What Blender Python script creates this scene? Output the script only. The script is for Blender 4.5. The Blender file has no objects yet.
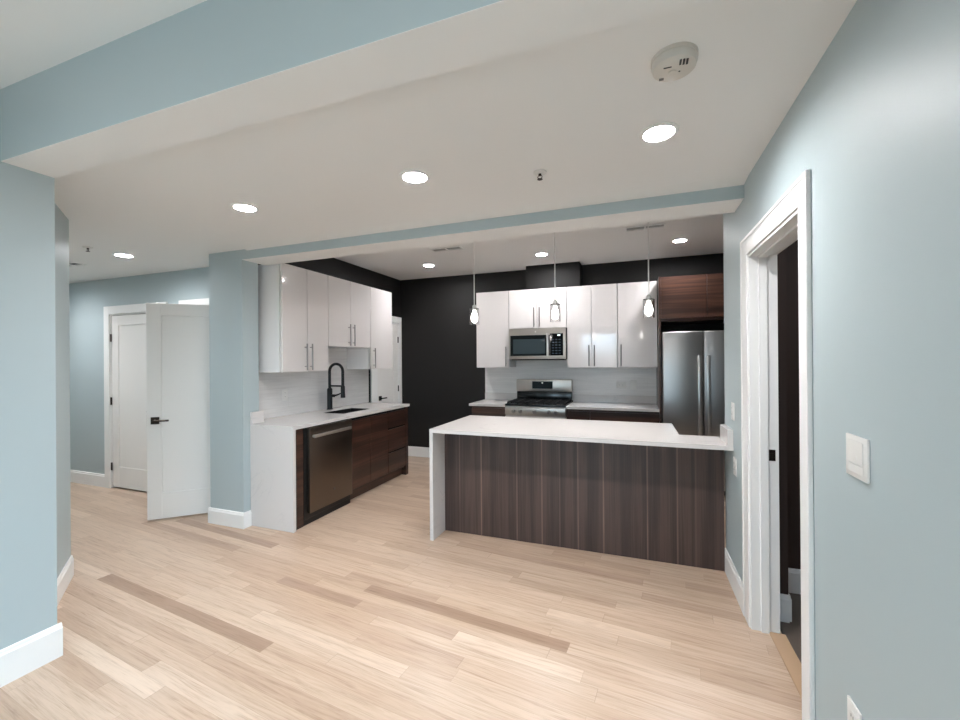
import bpy, bmesh, math, random
from mathutils import Matrix, Vector

sc = bpy.context.scene
C = sc.collection
random.seed(7)

# ---------------------------------------------------------------- camera
cam_d = bpy.data.cameras.new('camera')
cam = bpy.data.objects.new('camera', cam_d)
C.objects.link(cam)
F = Vector((-0.347, 0.938, 0.0011)).normalized()
R = Vector((0.938, 0.347, -0.0074))
R = (R - F * R.dot(F)).normalized()
U = R.cross(F)
m = Matrix.Identity(4)
for i in range(3):
    m[i][0], m[i][1], m[i][2] = R[i], U[i], -F[i]
m[0][3], m[1][3], m[2][3] = 0, 0, 1.475
cam.matrix_world = m
cam_d.sensor_width = 36
cam_d.lens = 417.3 / 960 * 36
cam_d.clip_start = 0.02
sc.camera = cam

# ---------------------------------------------------------------- world, exposure
SKY = 5.6            # daylight outside the front windows
LAMP = 318.0          # recessed lens radiance
BULB = 330.0
w = bpy.data.worlds.new('world')
sc.world = w
w.use_nodes = True
bg = w.node_tree.nodes['Background']
bg.inputs[1].default_value = SKY
wn_ = w.node_tree.nodes; tc = wn_.new('ShaderNodeTexCoord'); sx = wn_.new('ShaderNodeSeparateXYZ'); rp = wn_.new('ShaderNodeValToRGB')
w.node_tree.links.new(tc.outputs['Generated'], sx.inputs[0]); w.node_tree.links.new(sx.outputs[2], rp.inputs[0]); w.node_tree.links.new(rp.outputs[0], bg.inputs[0])
rp.color_ramp.elements[0].position = 0.0; rp.color_ramp.elements[0].color = (0.20, 0.22, 0.23, 1)     # ground and houses opposite
rp.color_ramp.elements[1].position = 0.06; rp.color_ramp.elements[1].color = (0.58, 0.82, 1.0, 1)       # bright sky
sc.view_settings.view_transform = 'Standard'
sc.view_settings.look = 'None'
sc.view_settings.gamma = 1
sc.view_settings.use_curve_mapping = False
sc.view_settings.exposure = 1.0
sc.cycles.max_bounces = 12
sc.cycles.diffuse_bounces = 8
sc.cycles.glossy_bounces = 4
sc.cycles.transmission_bounces = 8
sc.cycles.use_denoising = True
sc.cycles.sample_clamp_indirect = 6

WINDOWS = [(-1.70, -0.50, 0.60, 2.35)]    # x0, x1, z0, z1 in the wall behind
YB = -3.6
RW = (-3.1, -0.45, 0.35, 2.35)     # window in the right wall, behind the camera
for (x0, x1, z0, z1) in WINDOWS:            # light portals in the window openings (they only guide the sky light)
    ld = bpy.data.lights.new('window_portal', 'AREA')
    ld.shape = 'RECTANGLE'; ld.size = x1 - x0; ld.size_y = z1 - z0
    ld.cycles.is_portal = True
    lo = bpy.data.objects.new('window_portal', ld)
    lo.location = ((x0 + x1) / 2, YB - 0.10, (z0 + z1) / 2)
    lo.rotation_euler = (math.radians(90), 0, 0)      # points to +y, into the room
    C.objects.link(lo)
ld = bpy.data.lights.new('window_portal', 'AREA'); ld.shape = 'RECTANGLE'; ld.size = 2.0; ld.size_y = 2.65; ld.cycles.is_portal = True
lo = bpy.data.objects.new('window_portal', ld); lo.location = (0.592 + 0.115, -1.775, 1.35); lo.rotation_euler = (0, math.radians(90), 0); C.objects.link(lo)

# ---------------------------------------------------------------- materials
def lin(c):
    c = c / 255
    return c / 12.92 if c <= 0.04045 else ((c + 0.055) / 1.055) ** 2.4
def rgb(r, g, b): return (lin(r), lin(g), lin(b), 1)

def mat(name, col, rough=0.5, metal=0.0, spec=0.5, coat=0.0, bump=0.0, bscale=200):
    M = bpy.data.materials.new(name); M.use_nodes = True
    nt = M.node_tree; b = nt.nodes['Principled BSDF']
    b.inputs['Base Color'].default_value = col
    b.inputs['Roughness'].default_value = rough
    b.inputs['Metallic'].default_value = metal
    b.inputs['Specular IOR Level'].default_value = spec
    b.inputs['Coat Weight'].default_value = coat
    b.inputs['Coat Roughness'].default_value = 0.05
    if bump:
        g = nt.nodes.new('ShaderNodeNewGeometry')
        n = nt.nodes.new('ShaderNodeTexNoise'); n.inputs['Scale'].default_value = bscale
        n.inputs['Detail'].default_value = 3
        bp = nt.nodes.new('ShaderNodeBump'); bp.inputs['Strength'].default_value = bump
        bp.inputs['Distance'].default_value = 0.002
        nt.links.new(g.outputs['Position'], n.inputs['Vector'])
        nt.links.new(n.outputs['Fac'], bp.inputs['Height'])
        nt.links.new(bp.outputs['Normal'], b.inputs['Normal'])
    return M

class NT:
    """small node builder"""
    def __init__(s, M): s.nt = M.node_tree; s.b = s.nt.nodes['Principled BSDF']
    def new(s, t, **k):
        n = s.nt.nodes.new(t)
        for a, v in k.items(): setattr(n, a, v)
        return n
    def link(s, o, i): s.nt.links.new(o, i)
    def put(s, v, i):
        if hasattr(v, 'is_linked'): s.link(v, i)
        else: i.default_value = v
    def m(s, op, a, b=0.0, c=0.0):
        n = s.new('ShaderNodeMath', operation=op)
        s.put(a, n.inputs[0]); s.put(b, n.inputs[1]); s.put(c, n.inputs[2])
        return n.outputs[0]
    def pos(s):
        g = s.new('ShaderNodeNewGeometry'); return g.outputs['Position']
    def mapping(s, v, scale=(1, 1, 1), rot=(0, 0, 0), loc=(0, 0, 0)):
        n = s.new('ShaderNodeMapping'); s.link(v, n.inputs[0])
        n.inputs['Scale'].default_value = scale; n.inputs['Rotation'].default_value = rot; n.inputs['Location'].default_value = loc
        return n.outputs[0]
    def noise(s, v, scale=1.0, detail=4, rough=0.55, dist=0.0):
        n = s.new('ShaderNodeTexNoise'); s.link(v, n.inputs['Vector'])
        n.inputs['Scale'].default_value = scale; n.inputs['Detail'].default_value = detail
        n.inputs['Roughness'].default_value = rough; n.inputs['Distortion'].default_value = dist
        return n.outputs['Fac']
    def ramp(s, f, stops):
        n = s.new('ShaderNodeValToRGB'); s.link(f, n.inputs[0])
        e = n.color_ramp.elements
        while len(e) < len(stops): e.new(0.5)
        for el, (p, c) in zip(e, stops): el.position = p; el.color = c
        return n.outputs[0]
    def mix(s, f, a, b, blend='MIX'):
        n = s.new('ShaderNodeMix', data_type='RGBA', blend_type=blend)
        s.put(f, n.inputs[0]); s.put(a, n.inputs[6]); s.put(b, n.inputs[7])
        return n.outputs[2]
    def xyz(s, v):
        n = s.new('ShaderNodeSeparateXYZ'); s.link(v, n.inputs[0]); return n.outputs
    def comb(s, x, y, z=0.0):
        n = s.new('ShaderNodeCombineXYZ'); s.put(x, n.inputs[0]); s.put(y, n.inputs[1]); s.put(z, n.inputs[2]); return n.outputs[0]
    def white(s, v):
        n = s.new('ShaderNodeTexWhiteNoise', noise_dimensions='3D'); s.link(v, n.inputs['Vector']); return n.outputs
    def bump(s, h, strength, dist=0.002):
        n = s.new('ShaderNodeBump'); s.link(h, n.inputs['Height'])
        n.inputs['Strength'].default_value = strength; n.inputs['Distance'].default_value = dist
        s.link(n.outputs[0], s.b.inputs['Normal'])

M_wall = mat('blue_grey_paint', rgb(174, 187, 190), 0.5, bump=0.05, bscale=250)
M_ceil = mat('ceiling_paint', rgb(240, 239, 237), 0.7, bump=0.04)
M_black = mat('black_wall_paint', rgb(27, 25, 24), 0.55, spec=0.3, bump=0.05)
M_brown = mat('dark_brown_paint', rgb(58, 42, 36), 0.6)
M_trim = mat('white_trim_paint', rgb(238, 237, 235), 0.38)
M_door = mat('white_door_paint', rgb(236, 233, 229), 0.4)
M_gloss = mat('white_gloss_laminate', rgb(228, 222, 220), 0.08, coat=0.6)
M_cabin = mat('white_cabinet_carcass', rgb(236, 234, 233), 0.3)
M_chrome = mat('brushed_chrome', rgb(205, 203, 200), 0.3, 0.75)
M_handle = mat('satin_nickel_bar', rgb(150, 146, 143), 0.28, 1.0)
M_blackmetal = mat('matte_black_metal', rgb(16, 16, 17), 0.38, 0.3)
M_bronze = mat('dark_bronze', rgb(62, 54, 48), 0.35, 0.9)
M_blackgl = mat('black_glass', rgb(7, 8, 10), 0.08, 0, 0.2)
M_window = mat('dark_grey_oven_glass', rgb(42, 52, 56), 0.12)
M_blackpl = mat('black_plastic', rgb(10, 10, 11), 0.45)
M_enamel = mat('black_enamel', rgb(8, 9, 11), 0.18)
M_iron = mat('cast_iron', rgb(12, 12, 12), 0.7)
M_plate = mat('white_switch_plastic', rgb(228, 226, 222), 0.3)
M_greypl = mat('grey_slot', rgb(90, 90, 90), 0.5)
M_tilefl = mat('dark_floor_tile', rgb(98, 88, 80), 0.4)
M_thresh = mat('oak_threshold', rgb(186, 156, 126), 0.4)
M_detector = mat('detector_plastic', rgb(214, 208, 199), 0.45)
M_steelsink = mat('sink_steel', rgb(30, 30, 31), 0.35, 0.3)
M_rubber = mat('dark_gap', rgb(10, 9, 9), 0.8)

def emis(name, col, s, beam=0):
    M = bpy.data.materials.new(name); M.use_nodes = True
    nt = M.node_tree; nt.nodes.clear()
    o = nt.nodes.new('ShaderNodeOutputMaterial'); e = nt.nodes.new('ShaderNodeEmission')
    e.inputs[0].default_value = col; e.inputs[1].default_value = s
    nt.links.new(e.outputs[0], o.inputs[0])
    if beam:                                              # LED optics: brightest straight down
        g = nt.nodes.new('ShaderNodeNewGeometry'); d = nt.nodes.new('ShaderNodeVectorMath'); d.operation = 'DOT_PRODUCT'
        p = nt.nodes.new('ShaderNodeMath'); p.operation = 'POWER'; p.inputs[1].default_value = beam
        a = nt.nodes.new('ShaderNodeMath'); a.operation = 'ABSOLUTE'
        k = nt.nodes.new('ShaderNodeMath'); k.operation = 'MULTIPLY'; k.inputs[1].default_value = s
        nt.links.new(g.outputs['Normal'], d.inputs[0]); nt.links.new(g.outputs['Incoming'], d.inputs[1])
        nt.links.new(d.outputs['Value'], a.inputs[0]); nt.links.new(a.outputs[0], p.inputs[0]); nt.links.new(p.outputs[0], k.inputs[0]); nt.links.new(k.outputs[0], e.inputs[1])
    return M
WARM = (0.965, 0.968, 0.99, 1)
M_lens = emis('glowing_lens', WARM, LAMP, 0.9)
M_lens_half = emis('glowing_half_lens', WARM, LAMP * 0.45, 0.5)
M_lens_wide = emis('glowing_wide_lens', WARM, LAMP * 0.74, 0.2)
M_lens_dim = emis('glowing_lens_dimmed', WARM, LAMP * 0.30, 0.9)
M_bulb = emis('glowing_filament_bulb', (1.0, 0.95, 0.90, 1), BULB)

def glass(name, rough=0.0):
    M = bpy.data.materials.new(name); M.use_nodes = True
    b = M.node_tree.nodes['Principled BSDF']
    b.inputs['Base Color'].default_value = (0.97, 0.97, 0.97, 1)
    b.inputs['Transmission Weight'].default_value = 1.0
    b.inputs['Roughness'].default_value = rough
    b.inputs['IOR'].default_value = 1.45
    return M
M_glass = glass('clear_glass')

def steel(name, col, rough, axis, metal=1.0):
    M = mat(name, col, rough, metal); n = NT(M)
    sc_ = (2, 2, 150) if axis == 'h' else (400, 400, 2)
    v = n.noise(n.mapping(n.pos(), sc_), 1.0, 2)
    r = n.m('MULTIPLY_ADD', v, 0.08, rough - 0.04); n.link(r, n.b.inputs['Roughness'])
    return M
M_steel = steel('stainless_steel', rgb(188, 182, 176), 0.34, 'h', 0.92)
M_steelv = steel('stainless_steel_fridge', rgb(186, 184, 182), 0.34, 'h', 0.9)
M_darksteel = steel('dark_stainless_steel', rgb(112, 102, 93), 0.32, 'h')

def wood(name, stops, axis, rough=0.35, lines=None):
    M = mat(name, (0, 0, 0, 1), rough); n = NT(M); p = n.pos()
    if axis == 'h':
        big, fine = n.mapping(p, (0.5, 0.5, 13)), n.mapping(p, (2.2, 2.2, 120))
    else:
        big, fine = n.mapping(p, (11, 11, 0.35)), n.mapping(p, (130, 130, 2.0))
    a = n.noise(big, 1.0, 3, 0.5, 0.4); f = n.noise(fine, 1.0, 4, 0.6)
    t = n.m('ADD', n.m('MULTIPLY', a, 0.68), n.m('MULTIPLY', f, 0.32))
    col = n.ramp(t, stops)
    if lines:
        x = n.xyz(p)[0]; acc = None
        for xi, amp in lines:
            d = n.m('ABSOLUTE', n.m('SUBTRACT', x, xi))
            k = n.m('MULTIPLY', n.m('MAXIMUM', n.m('SUBTRACT', 1.0, n.m('DIVIDE', d, 0.008)), 0.0), amp)
            acc = k if acc is None else n.m('MAXIMUM', acc, k)
        brk = n.noise(n.mapping(p, (3, 3, 2.5)), 1.0, 3)
        acc = n.m('MULTIPLY', acc, n.m('MULTIPLY_ADD', brk, 1.2, 0.2))
        col = n.mix(acc, col, rgb(128, 106, 94))
    n.link(col, n.b.inputs['Base Color'])
    n.bump(f, 0.08, 0.001)
    return M
M_walnut = wood('walnut_veneer', [(0.30, rgb(36, 24, 20)), (0.48, rgb(54, 36, 29)), (0.58, rgb(80, 54, 43)), (0.66, rgb(62, 41, 34)), (0.78, rgb(42, 28, 23))], 'h', 0.3)
M_island = wood('grey_brown_veneer', [(0.30, rgb(42, 31, 28)), (0.46, rgb(63, 48, 44)), (0.56, rgb(80, 63, 57)), (0.70, rgb(55, 41, 37))], 'v', 0.42,
                [(-1.413, .5), (-1.216, 1), (-0.907, .8), (-0.701, .9), (-0.56, .45), (-0.418, .75), (-0.228, 1), (0.082, .9), (0.282, .8), (0.40, .35)])

def quartz():
    M = mat('white_quartz', rgb(218, 215, 213), 0.16); n = NT(M); p = n.pos()
    d = n.noise(n.mapping(p, (1.6, 1.6, 1.6)), 1.0, 5, 0.6, 1.4)
    v = n.m('ABSOLUTE', n.m('SUBTRACT', d, 0.5))
    vein = n.m('MULTIPLY', n.m('MAXIMUM', n.m('SUBTRACT', 1.0, n.m('DIVIDE', v, 0.010)), 0.0), n.m('MAXIMUM', n.m('MULTIPLY_ADD', n.noise(n.mapping(p, (2.3, 2.3, 2.3), loc=(4, 2, 1)), 1.0, 2), 3.0, -1.35), 0.0))
    col = n.mix(n.m('MINIMUM', n.m('MULTIPLY', vein, 0.5), 0.5), rgb(213, 208, 205), rgb(168, 168, 170))
    cl = n.noise(n.mapping(p, (5, 5, 5)), 1.0, 4)
    col = n.mix(n.m('MULTIPLY', cl, 0.12), col, rgb(196, 196, 197))
    n.link(col, n.b.inputs['Base Color'])
    return M
M_quartz = quartz()

def tile():
    M = mat('pale_wave_tile', rgb(214, 212, 210), 0.2); n = NT(M); p = n.pos()
    x, y, z = n.xyz(p)
    u = n.m('ADD', x, y)
    row = n.m('FLOOR', n.m('DIVIDE', z, 0.10))
    uo = n.m('ADD', u, n.m('MULTIPLY', n.m('MODULO', row, 2.0), 0.15))
    fz = n.m('FRACT', n.m('DIVIDE', z, 0.10)); fu = n.m('FRACT', n.m('DIVIDE', uo, 0.30))
    g = n.m('MAXIMUM', n.m('LESS_THAN', fz, 0.025), n.m('LESS_THAN', fu, 0.008))
    wv = n.noise(n.mapping(p, (2.0, 2.0, 34)), 1.0, 4, 0.6, 0.8)
    col = n.ramp(wv, [(0.3, rgb(218, 216, 214)), (0.5, rgb(226, 224, 222)), (0.7, rgb(232, 230, 228))])
    col = n.mix(n.m('MULTIPLY', g, 0.25), col, rgb(186, 184, 182))
    n.link(col, n.b.inputs['Base Color'])
    n.bump(wv, 0.12, 0.003)
    return M
M_tile = tile()

def oak():
    M = mat('pale_oak_boards', (0, 0, 0, 1), 0.3); n = NT(M)
    p = n.mapping(n.pos(), rot=(0, 0, math.radians(5.7)))
    u, v, _ = n.xyz(p)
    W = 0.083
    vr = n.m('DIVIDE', v, W); row = n.m('FLOOR', vr); fv = n.m('FRACT', vr)
    h = n.white(n.comb(row, 3.7, 1.0))
    L = n.m('MULTIPLY_ADD', h[0], 1.2, 0.6)
    off = n.m('MULTIPLY', n.white(n.comb(row, 9.1, 2.0))[0], 7.0)
    ur = n.m('DIVIDE', n.m('ADD', u, off), L); pl = n.m('FLOOR', ur); fu = n.m('FRACT', ur)
    hid = n.white(n.comb(row, pl, 5.0)); rnd = hid[0]
    rr = n.xyz(hid[1])
    base = n.ramp(rnd, [(0.0, rgb(160, 133, 113)), (0.08, rgb(184, 159, 138)), (0.40, rgb(194, 170, 149)), (0.9, rgb(201, 179, 159)), (1.0, rgb(216, 196, 177))])
    gv = n.comb(n.m('MULTIPLY_ADD', u, 2.2, n.m('MULTIPLY', rr[0], 40)), n.m('MULTIPLY_ADD', v, 42.0, n.m('MULTIPLY', rr[1], 90)), 0.0)
    g1 = n.noise(gv, 1.0, 4, 0.6, 1.2)
    gv2 = n.comb(n.m('MULTIPLY_ADD', u, 8.0, n.m('MULTIPLY', rr[2], 40)), n.m('MULTIPLY', v, 260.0), 0.0)
    g2 = n.noise(gv2, 1.0, 3, 0.6)
    t = n.m('ADD', n.m('MULTIPLY', g1, 0.65), n.m('MULTIPLY', g2, 0.35))
    dark = n.ramp(t, [(0.32, (0.66, 0.60, 0.54, 1)), (0.46, (0.90, 0.88, 0.86, 1)), (0.56, (1, 1, 1, 1)), (0.75, (1.05, 1.04, 1.03, 1))])
    col = n.mix(1.0, base, dark, 'MULTIPLY')
    # a few knots
    kn = n.noise(n.comb(n.m('MULTIPLY', u, 5.0), n.m('MULTIPLY', v, 14.0), 2.0), 1.0, 2)
    col = n.mix(n.m('MULTIPLY', n.m('GREATER_THAN', kn, 0.76), 0.35), col, rgb(120, 88, 66))
    ev = n.m('MINIMUM', fv, n.m('SUBTRACT', 1.0, fv)); eu = n.m('MULTIPLY', n.m('MINIMUM', fu, n.m('SUBTRACT', 1.0, fu)), 10.0)
    seam = n.m('MAXIMUM', n.m('LESS_THAN', ev, 0.008), n.m('LESS_THAN', eu, 0.012))
    col = n.mix(n.m('MULTIPLY', seam, 0.30), col, rgb(110, 82, 62))
    n.link(col, n.b.inputs['Base Color'])
    n.link(n.m('MULTIPLY_ADD', g1, 0.14, 0.24), n.b.inputs['Roughness'])
    n.bump(n.m('SUBTRACT', g2, seam), 0.05, 0.001)
    return M
M_oak = oak()

# ---------------------------------------------------------------- mesh helpers
def BM(): return bmesh.new()
def box(bm, x0, x1, y0, y1, z0, z1, bev=0.0, seg=2):
    x0, x1 = min(x0, x1), max(x0, x1); y0, y1 = min(y0, y1), max(y0, y1); z0, z1 = min(z0, z1), max(z0, z1)
    r = bmesh.ops.create_cube(bm, size=1, matrix=Matrix.Translation(((x0 + x1) / 2, (y0 + y1) / 2, (z0 + z1) / 2)) @ Matrix.Diagonal((x1 - x0, y1 - y0, z1 - z0, 1)))
    if bev > 0:
        es = list({e for v in r['verts'] for e in v.link_edges})
        bmesh.ops.bevel(bm, geom=es, offset=bev, segments=seg, affect='EDGES', profile=0.5)
    return bm
def prism(bm, pts, z0, z1):
    a = [bm.verts.new((x, y, z0)) for x, y in pts]; b = [bm.verts.new((x, y, z1)) for x, y in pts]
    n = len(pts)
    bm.faces.new(a[::-1]); bm.faces.new(b)
    for i in range(n): bm.faces.new((a[i], a[(i + 1) % n], b[(i + 1) % n], b[i]))
    bmesh.ops.recalc_face_normals(bm, faces=bm.faces[:])
    return bm
def cyl(bm, c, r, h, axis='z', seg=24, r2=None):
    """cylinder starting at c and going h along the axis"""
    rot = {'z': Matrix.Identity(4), 'x': Matrix.Rotation(math.pi / 2, 4, 'Y'), 'y': Matrix.Rotation(-math.pi / 2, 4, 'X')}[axis]
    bmesh.ops.create_cone(bm, cap_ends=True, segments=seg, radius1=r, radius2=r if r2 is None else r2, depth=h,
                          matrix=Matrix.Translation(c) @ rot @ Matrix.Translation((0, 0, h / 2)))
    return bm
def lathe(bm, prof, c=(0, 0, 0), seg=32):
    rings = []
    for r, z in prof:
        if r < 1e-6: rings.append([bm.verts.new((c[0], c[1], c[2] + z))])
        else: rings.append([bm.verts.new((c[0] + r * math.cos(2 * math.pi * k / seg), c[1] + r * math.sin(2 * math.pi * k / seg), c[2] + z)) for k in range(seg)])
    for a, b in zip(rings, rings[1:]):
        for k in range(seg):
            k2 = (k + 1) % seg
            if len(a) == 1 and len(b) == 1: continue
            if len(a) == 1: bm.faces.new((a[0], b[k], b[k2]))
            elif len(b) == 1: bm.faces.new((a[k], b[0], a[k2]))
            else: bm.faces.new((a[k], b[k], b[k2], a[k2]))
    bmesh.ops.recalc_face_normals(bm, faces=bm.faces[:])
    return bm
def tube(bm, pts, r, seg=12):
    pts = [Vector(p) for p in pts]; rings = []; up = None
    for i, p in enumerate(pts):
        t = (pts[min(i + 1, len(pts) - 1)] - pts[max(i - 1, 0)]).normalized()
        if up is None: up = t.orthogonal().normalized()
        up = (up - t * up.dot(t)).normalized(); s = t.cross(up)
        rad = r[i] if isinstance(r, (list, tuple)) else r
        rings.append([bm.verts.new(p + (up * math.cos(2 * math.pi * k / seg) + s * math.sin(2 * math.pi * k / seg)) * rad) for k in range(seg)])
    for a, b in zip(rings, rings[1:]):
        for k in range(seg): bm.faces.new((a[k], a[(k + 1) % seg], b[(k + 1) % seg], b[k]))
    bm.faces.new(rings[0][::-1]); bm.faces.new(rings[-1])
    bmesh.ops.recalc_face_normals(bm, faces=bm.faces[:])
    return bm

def worldloc(o):
    v = Vector(o.location)
    while o.parent: o = o.parent; v += Vector(o.location)
    return v
def obj(name, bm, material, parent=None, label=None, origin=None):
    """link bm (given in world metres) as one mesh object"""
    me = bpy.data.meshes.new(name)
    smooth = any(len(f.verts) == 4 and len(bm.faces) > 20 for f in bm.faces)
    org = Vector(origin) if origin is not None else (worldloc(parent) if parent else Vector((0, 0, 0)))
    bmesh.ops.translate(bm, verts=bm.verts[:], vec=-org)
    bm.to_mesh(me); bm.free()
    me.materials.append(material)
    o = bpy.data.objects.new(name, me); C.objects.link(o)
    if parent:
        o.parent = parent; o.location = org - worldloc(parent)
    else: o.location = org
    if smooth:
        for p in me.polygons: p.use_smooth = True
        try:
            md = o.modifiers.new('edge_smooth', 'EDGE_SPLIT'); md.split_angle = math.radians(32)
        except Exception: pass
    if label: o['label'] = label
    return o
def thing(name, label, cat, loc, group=None, kind=None):
    o = bpy.data.objects.new(name, None); C.objects.link(o); o.location = loc
    o.empty_display_size = 0.05
    o['label'] = label; o['category'] = cat
    if group: o['group'] = group
    if kind: o['kind'] = kind
    return o
def tag(o, label, cat, group=None, kind=None):
    o['label'] = label; o['category'] = cat
    if group: o['group'] = group
    if kind: o['kind'] = kind
    return o
def struct(name, bm, m_, label, cat):
    return tag(obj(name, bm, m_), label, cat, kind='structure')
def copy_thing(root, loc, label=None):
    r = root.copy(); C.objects.link(r); r.location = loc
    if label: r['label'] = label
    for ch in list(root.children):
        c = ch.copy(); C.objects.link(c); c.parent = r
        for g in list(ch.children):
            d = g.copy(); C.objects.link(d); d.parent = c
    return r

# ================================================================= ROOM SHELL
ZM, ZK, ZB1, ZB2 = 2.475, 2.742, 2.410, 2.385     # mid ceiling, high ceilings, beam undersides
XR = 0.592                                           # right wall
XP = -2.735                                          # near left pier
XK = -3.435                                          # kitchen left wall
YK = 5.709                                           # kitchen back wall
YH = 3.115                                           # hallway wall
HC = 2.84

struct('floor', box(BM(), -7.6, XR + 0.14, YB - 0.12, YK + 0.1, -0.08, 0), M_oak, 'pale oak board floor running through room, hall and kitchen', 'floor')
f2 = BM(); box(f2, XR + 0.1401, 1.40, 3.36, YK + 0.1, -0.08, 0)
struct('floor_kitchen', f2, M_oak, 'pale oak floor under the refrigerator', 'floor')
struct('floor_side', box(BM(), XR + 0.145, 2.3, 1.4, 3.33, -0.08, -0.004), M_tilefl, 'dark tile floor of the room behind the right doorway', 'floor')

struct('ceiling_front', box(BM(), XP - 0.1, XR + 0.14, YB - 0.12, 1.042, ZK, HC + 0.06), M_ceil, 'high ceiling in front of the first dropped beam', 'ceiling')
b = BM(); box(b, -7.6, XR + 0.14, 1.2335, 2.744, ZM, HC)
box(b, -7.6, -3.552, 2.744, 3.23, ZM, HC)
struct('ceiling', b, M_ceil, 'white middle room ceiling with recessed lights', 'ceiling')
struct('ceiling_kitchen', box(BM(), -3.6, 1.42, 2.987, YK + 0.1, ZK, HC), M_ceil, 'white kitchen ceiling behind the header beam', 'ceiling')

# first beam: blue front, white underside (two skins of one drop)
struct('beam_front', box(BM(), XP - 0.1, XR + 0.14, 1.040, 1.232, ZB1 + 0.002, HC), M_wall, 'blue faced dropped beam near the camera', 'beam')
struct('trim_1', box(BM(), XP, XR - 0.001, 1.0402, 1.2322, ZB1, ZB1 + 0.0018), M_ceil, 'white underside of the near beam', 'trim')
struct('beam_kitchen', box(BM(), -3.262, XR - 0.0005, 2.745, 2.986, ZB2 + 0.002, HC), M_wall, 'blue faced header beam over the kitchen opening', 'beam')
struct('trim_2', box(BM(), -3.262, XR - 0.001, 2.7452, 2.9862, ZB2, ZB2 + 0.0018), M_ceil, 'white underside of the kitchen header beam', 'trim')
b = BM(); wv = [b.verts.new((x, y, z)) for x in (-3.2, XR - .001) for y, z in ((2.635, ZM - .0004), (2.7445, ZM - .0004), (2.7445, ZM - .014))]  # wedge tilts the ceiling face so it shades as a slightly darker band
b.faces.new(wv[:3]); b.faces.new(wv[3:][::-1])
for i in range(3): b.faces.new((wv[i], wv[(i + 1) % 3], wv[3 + (i + 1) % 3], wv[3 + i]))
bmesh.ops.recalc_face_normals(b, faces=b.faces[:])
struct('trim_3', b, M_ceil, 'thin ceiling wedge shaped to shade a darker band along the kitchen header', 'trim')

# right wall with doorway
DY0, DY1, DZ = 1.885, 2.655, 2.043
b = BM()
box(b, XR, XR + 0.12, YB, RW[0], 0, HC); box(b, XR, XR + 0.12, RW[0], RW[1], 0, RW[2]); box(b, XR, XR + 0.12, RW[0], RW[1], RW[3], HC); box(b, XR, XR + 0.12, RW[1], DY0, 0, HC); box(b, XR, XR + 0.12, DY0, DY1, DZ, HC); box(b, XR, XR + 0.12, DY1, 3.34, 0, HC)
struct('wall_right', b, M_wall, 'blue-grey wall with the doorway on the right', 'wall')
struct('wall_side', box(BM(), XR + 0.121, 1.40, 3.338, 3.40, 0, HC), M_black, 'dark wall behind the refrigerator niche', 'wall')
struct('wall_kitchen_right', box(BM(), 1.30, 1.40, 3.40, YK + 0.1, 0, HC), M_black, 'dark wall beside the refrigerator', 'wall')
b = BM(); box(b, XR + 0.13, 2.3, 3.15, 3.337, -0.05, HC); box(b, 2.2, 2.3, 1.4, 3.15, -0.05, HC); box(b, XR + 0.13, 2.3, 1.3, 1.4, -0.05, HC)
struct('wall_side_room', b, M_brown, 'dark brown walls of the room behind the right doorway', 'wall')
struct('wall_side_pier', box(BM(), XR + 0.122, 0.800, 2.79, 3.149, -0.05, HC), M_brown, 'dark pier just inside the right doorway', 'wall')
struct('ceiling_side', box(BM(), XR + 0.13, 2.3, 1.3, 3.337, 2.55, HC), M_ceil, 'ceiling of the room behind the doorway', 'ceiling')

# near left pier + slanted wall
pier = [(XP, YB), (XP, 1.230), (-2.955, 1.230), (-3.69, 1.735), (-7.6, 1.735), (-7.6, YB)]
struct('wall_left', prism(BM(), pier, 0, HC), M_wall, 'light blue wall at the left edge with slanted end', 'wall')
struct('wall_hall_end', box(BM(), -7.6, -7.5, 1.736, 3.23, 0, HC), M_wall, 'blue end wall of the hallway', 'wall')

# hall wall with two doorways
H1 = (-5.81, -4.905); H2 = (-4.515, -3.713)
b = BM()
for x0, x1, z0, z1 in [(-7.5, H1[0], 0, ZM), (H1[0], H1[1], 2.05, ZM), (H1[1], H2[0], 0, ZM), (H2[0], H2[1], 2.05, ZM), (H2[1], -3.676, 0, ZM)]:
    box(b, x0, x1, YH, YH + 0.115, z0, z1)
struct('wall_hall', b, M_wall, 'blue hallway wall holding two white doors', 'wall')
# dark closet behind the open doorway
b = BM(); box(b, -4.7, -3.6, 4.0, 4.05, 0, ZM); box(b, -4.75, -4.7, YH + .116, 4.05, 0, ZM); box(b, -3.60, -3.553, YH + .116, 4.05, 0, ZM); box(b, -4.75, -3.553, YH + .116, 4.05, ZM, ZM + .1)
struct('wall_closet', b, M_wall, 'walls of the closet behind the open door', 'wall')

# kitchen pillar and left wall
struct('wall_pillar', box(BM(), -3.675, -3.262, 2.745, 2.912, 0, HC), M_wall, 'blue-grey pillar at the left of the kitchen opening', 'pillar')
struct('wall_pillar_return', box(BM(), -3.675, -3.552, 2.913, 3.23, 0, ZM), M_wall, 'hall side of the pillar', 'wall')
KD = (5.045, 5.635)
b = BM()
box(b, -3.55, XK, 2.913, KD[0], 0, HC); box(b, -3.55, XK, KD[0], KD[1], 2.062, HC); box(b, -3.55, XK, KD[1], YK, 0, HC)
struct('wall_kitchen_left', b, M_black, 'black painted wall behind the sink run', 'wall')
struct('wall_back', box(BM(), -3.6, 1.42, YK, YK + 0.1, 0, HC), M_black, 'black painted back wall of the kitchen', 'wall')
struct('wall_chase', box(BM(), -1.362, -0.652, 5.49, YK - 0.001, 2.407, ZK - 0.001), M_black, 'black boxed duct above the microwave cabinet', 'duct')

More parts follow.
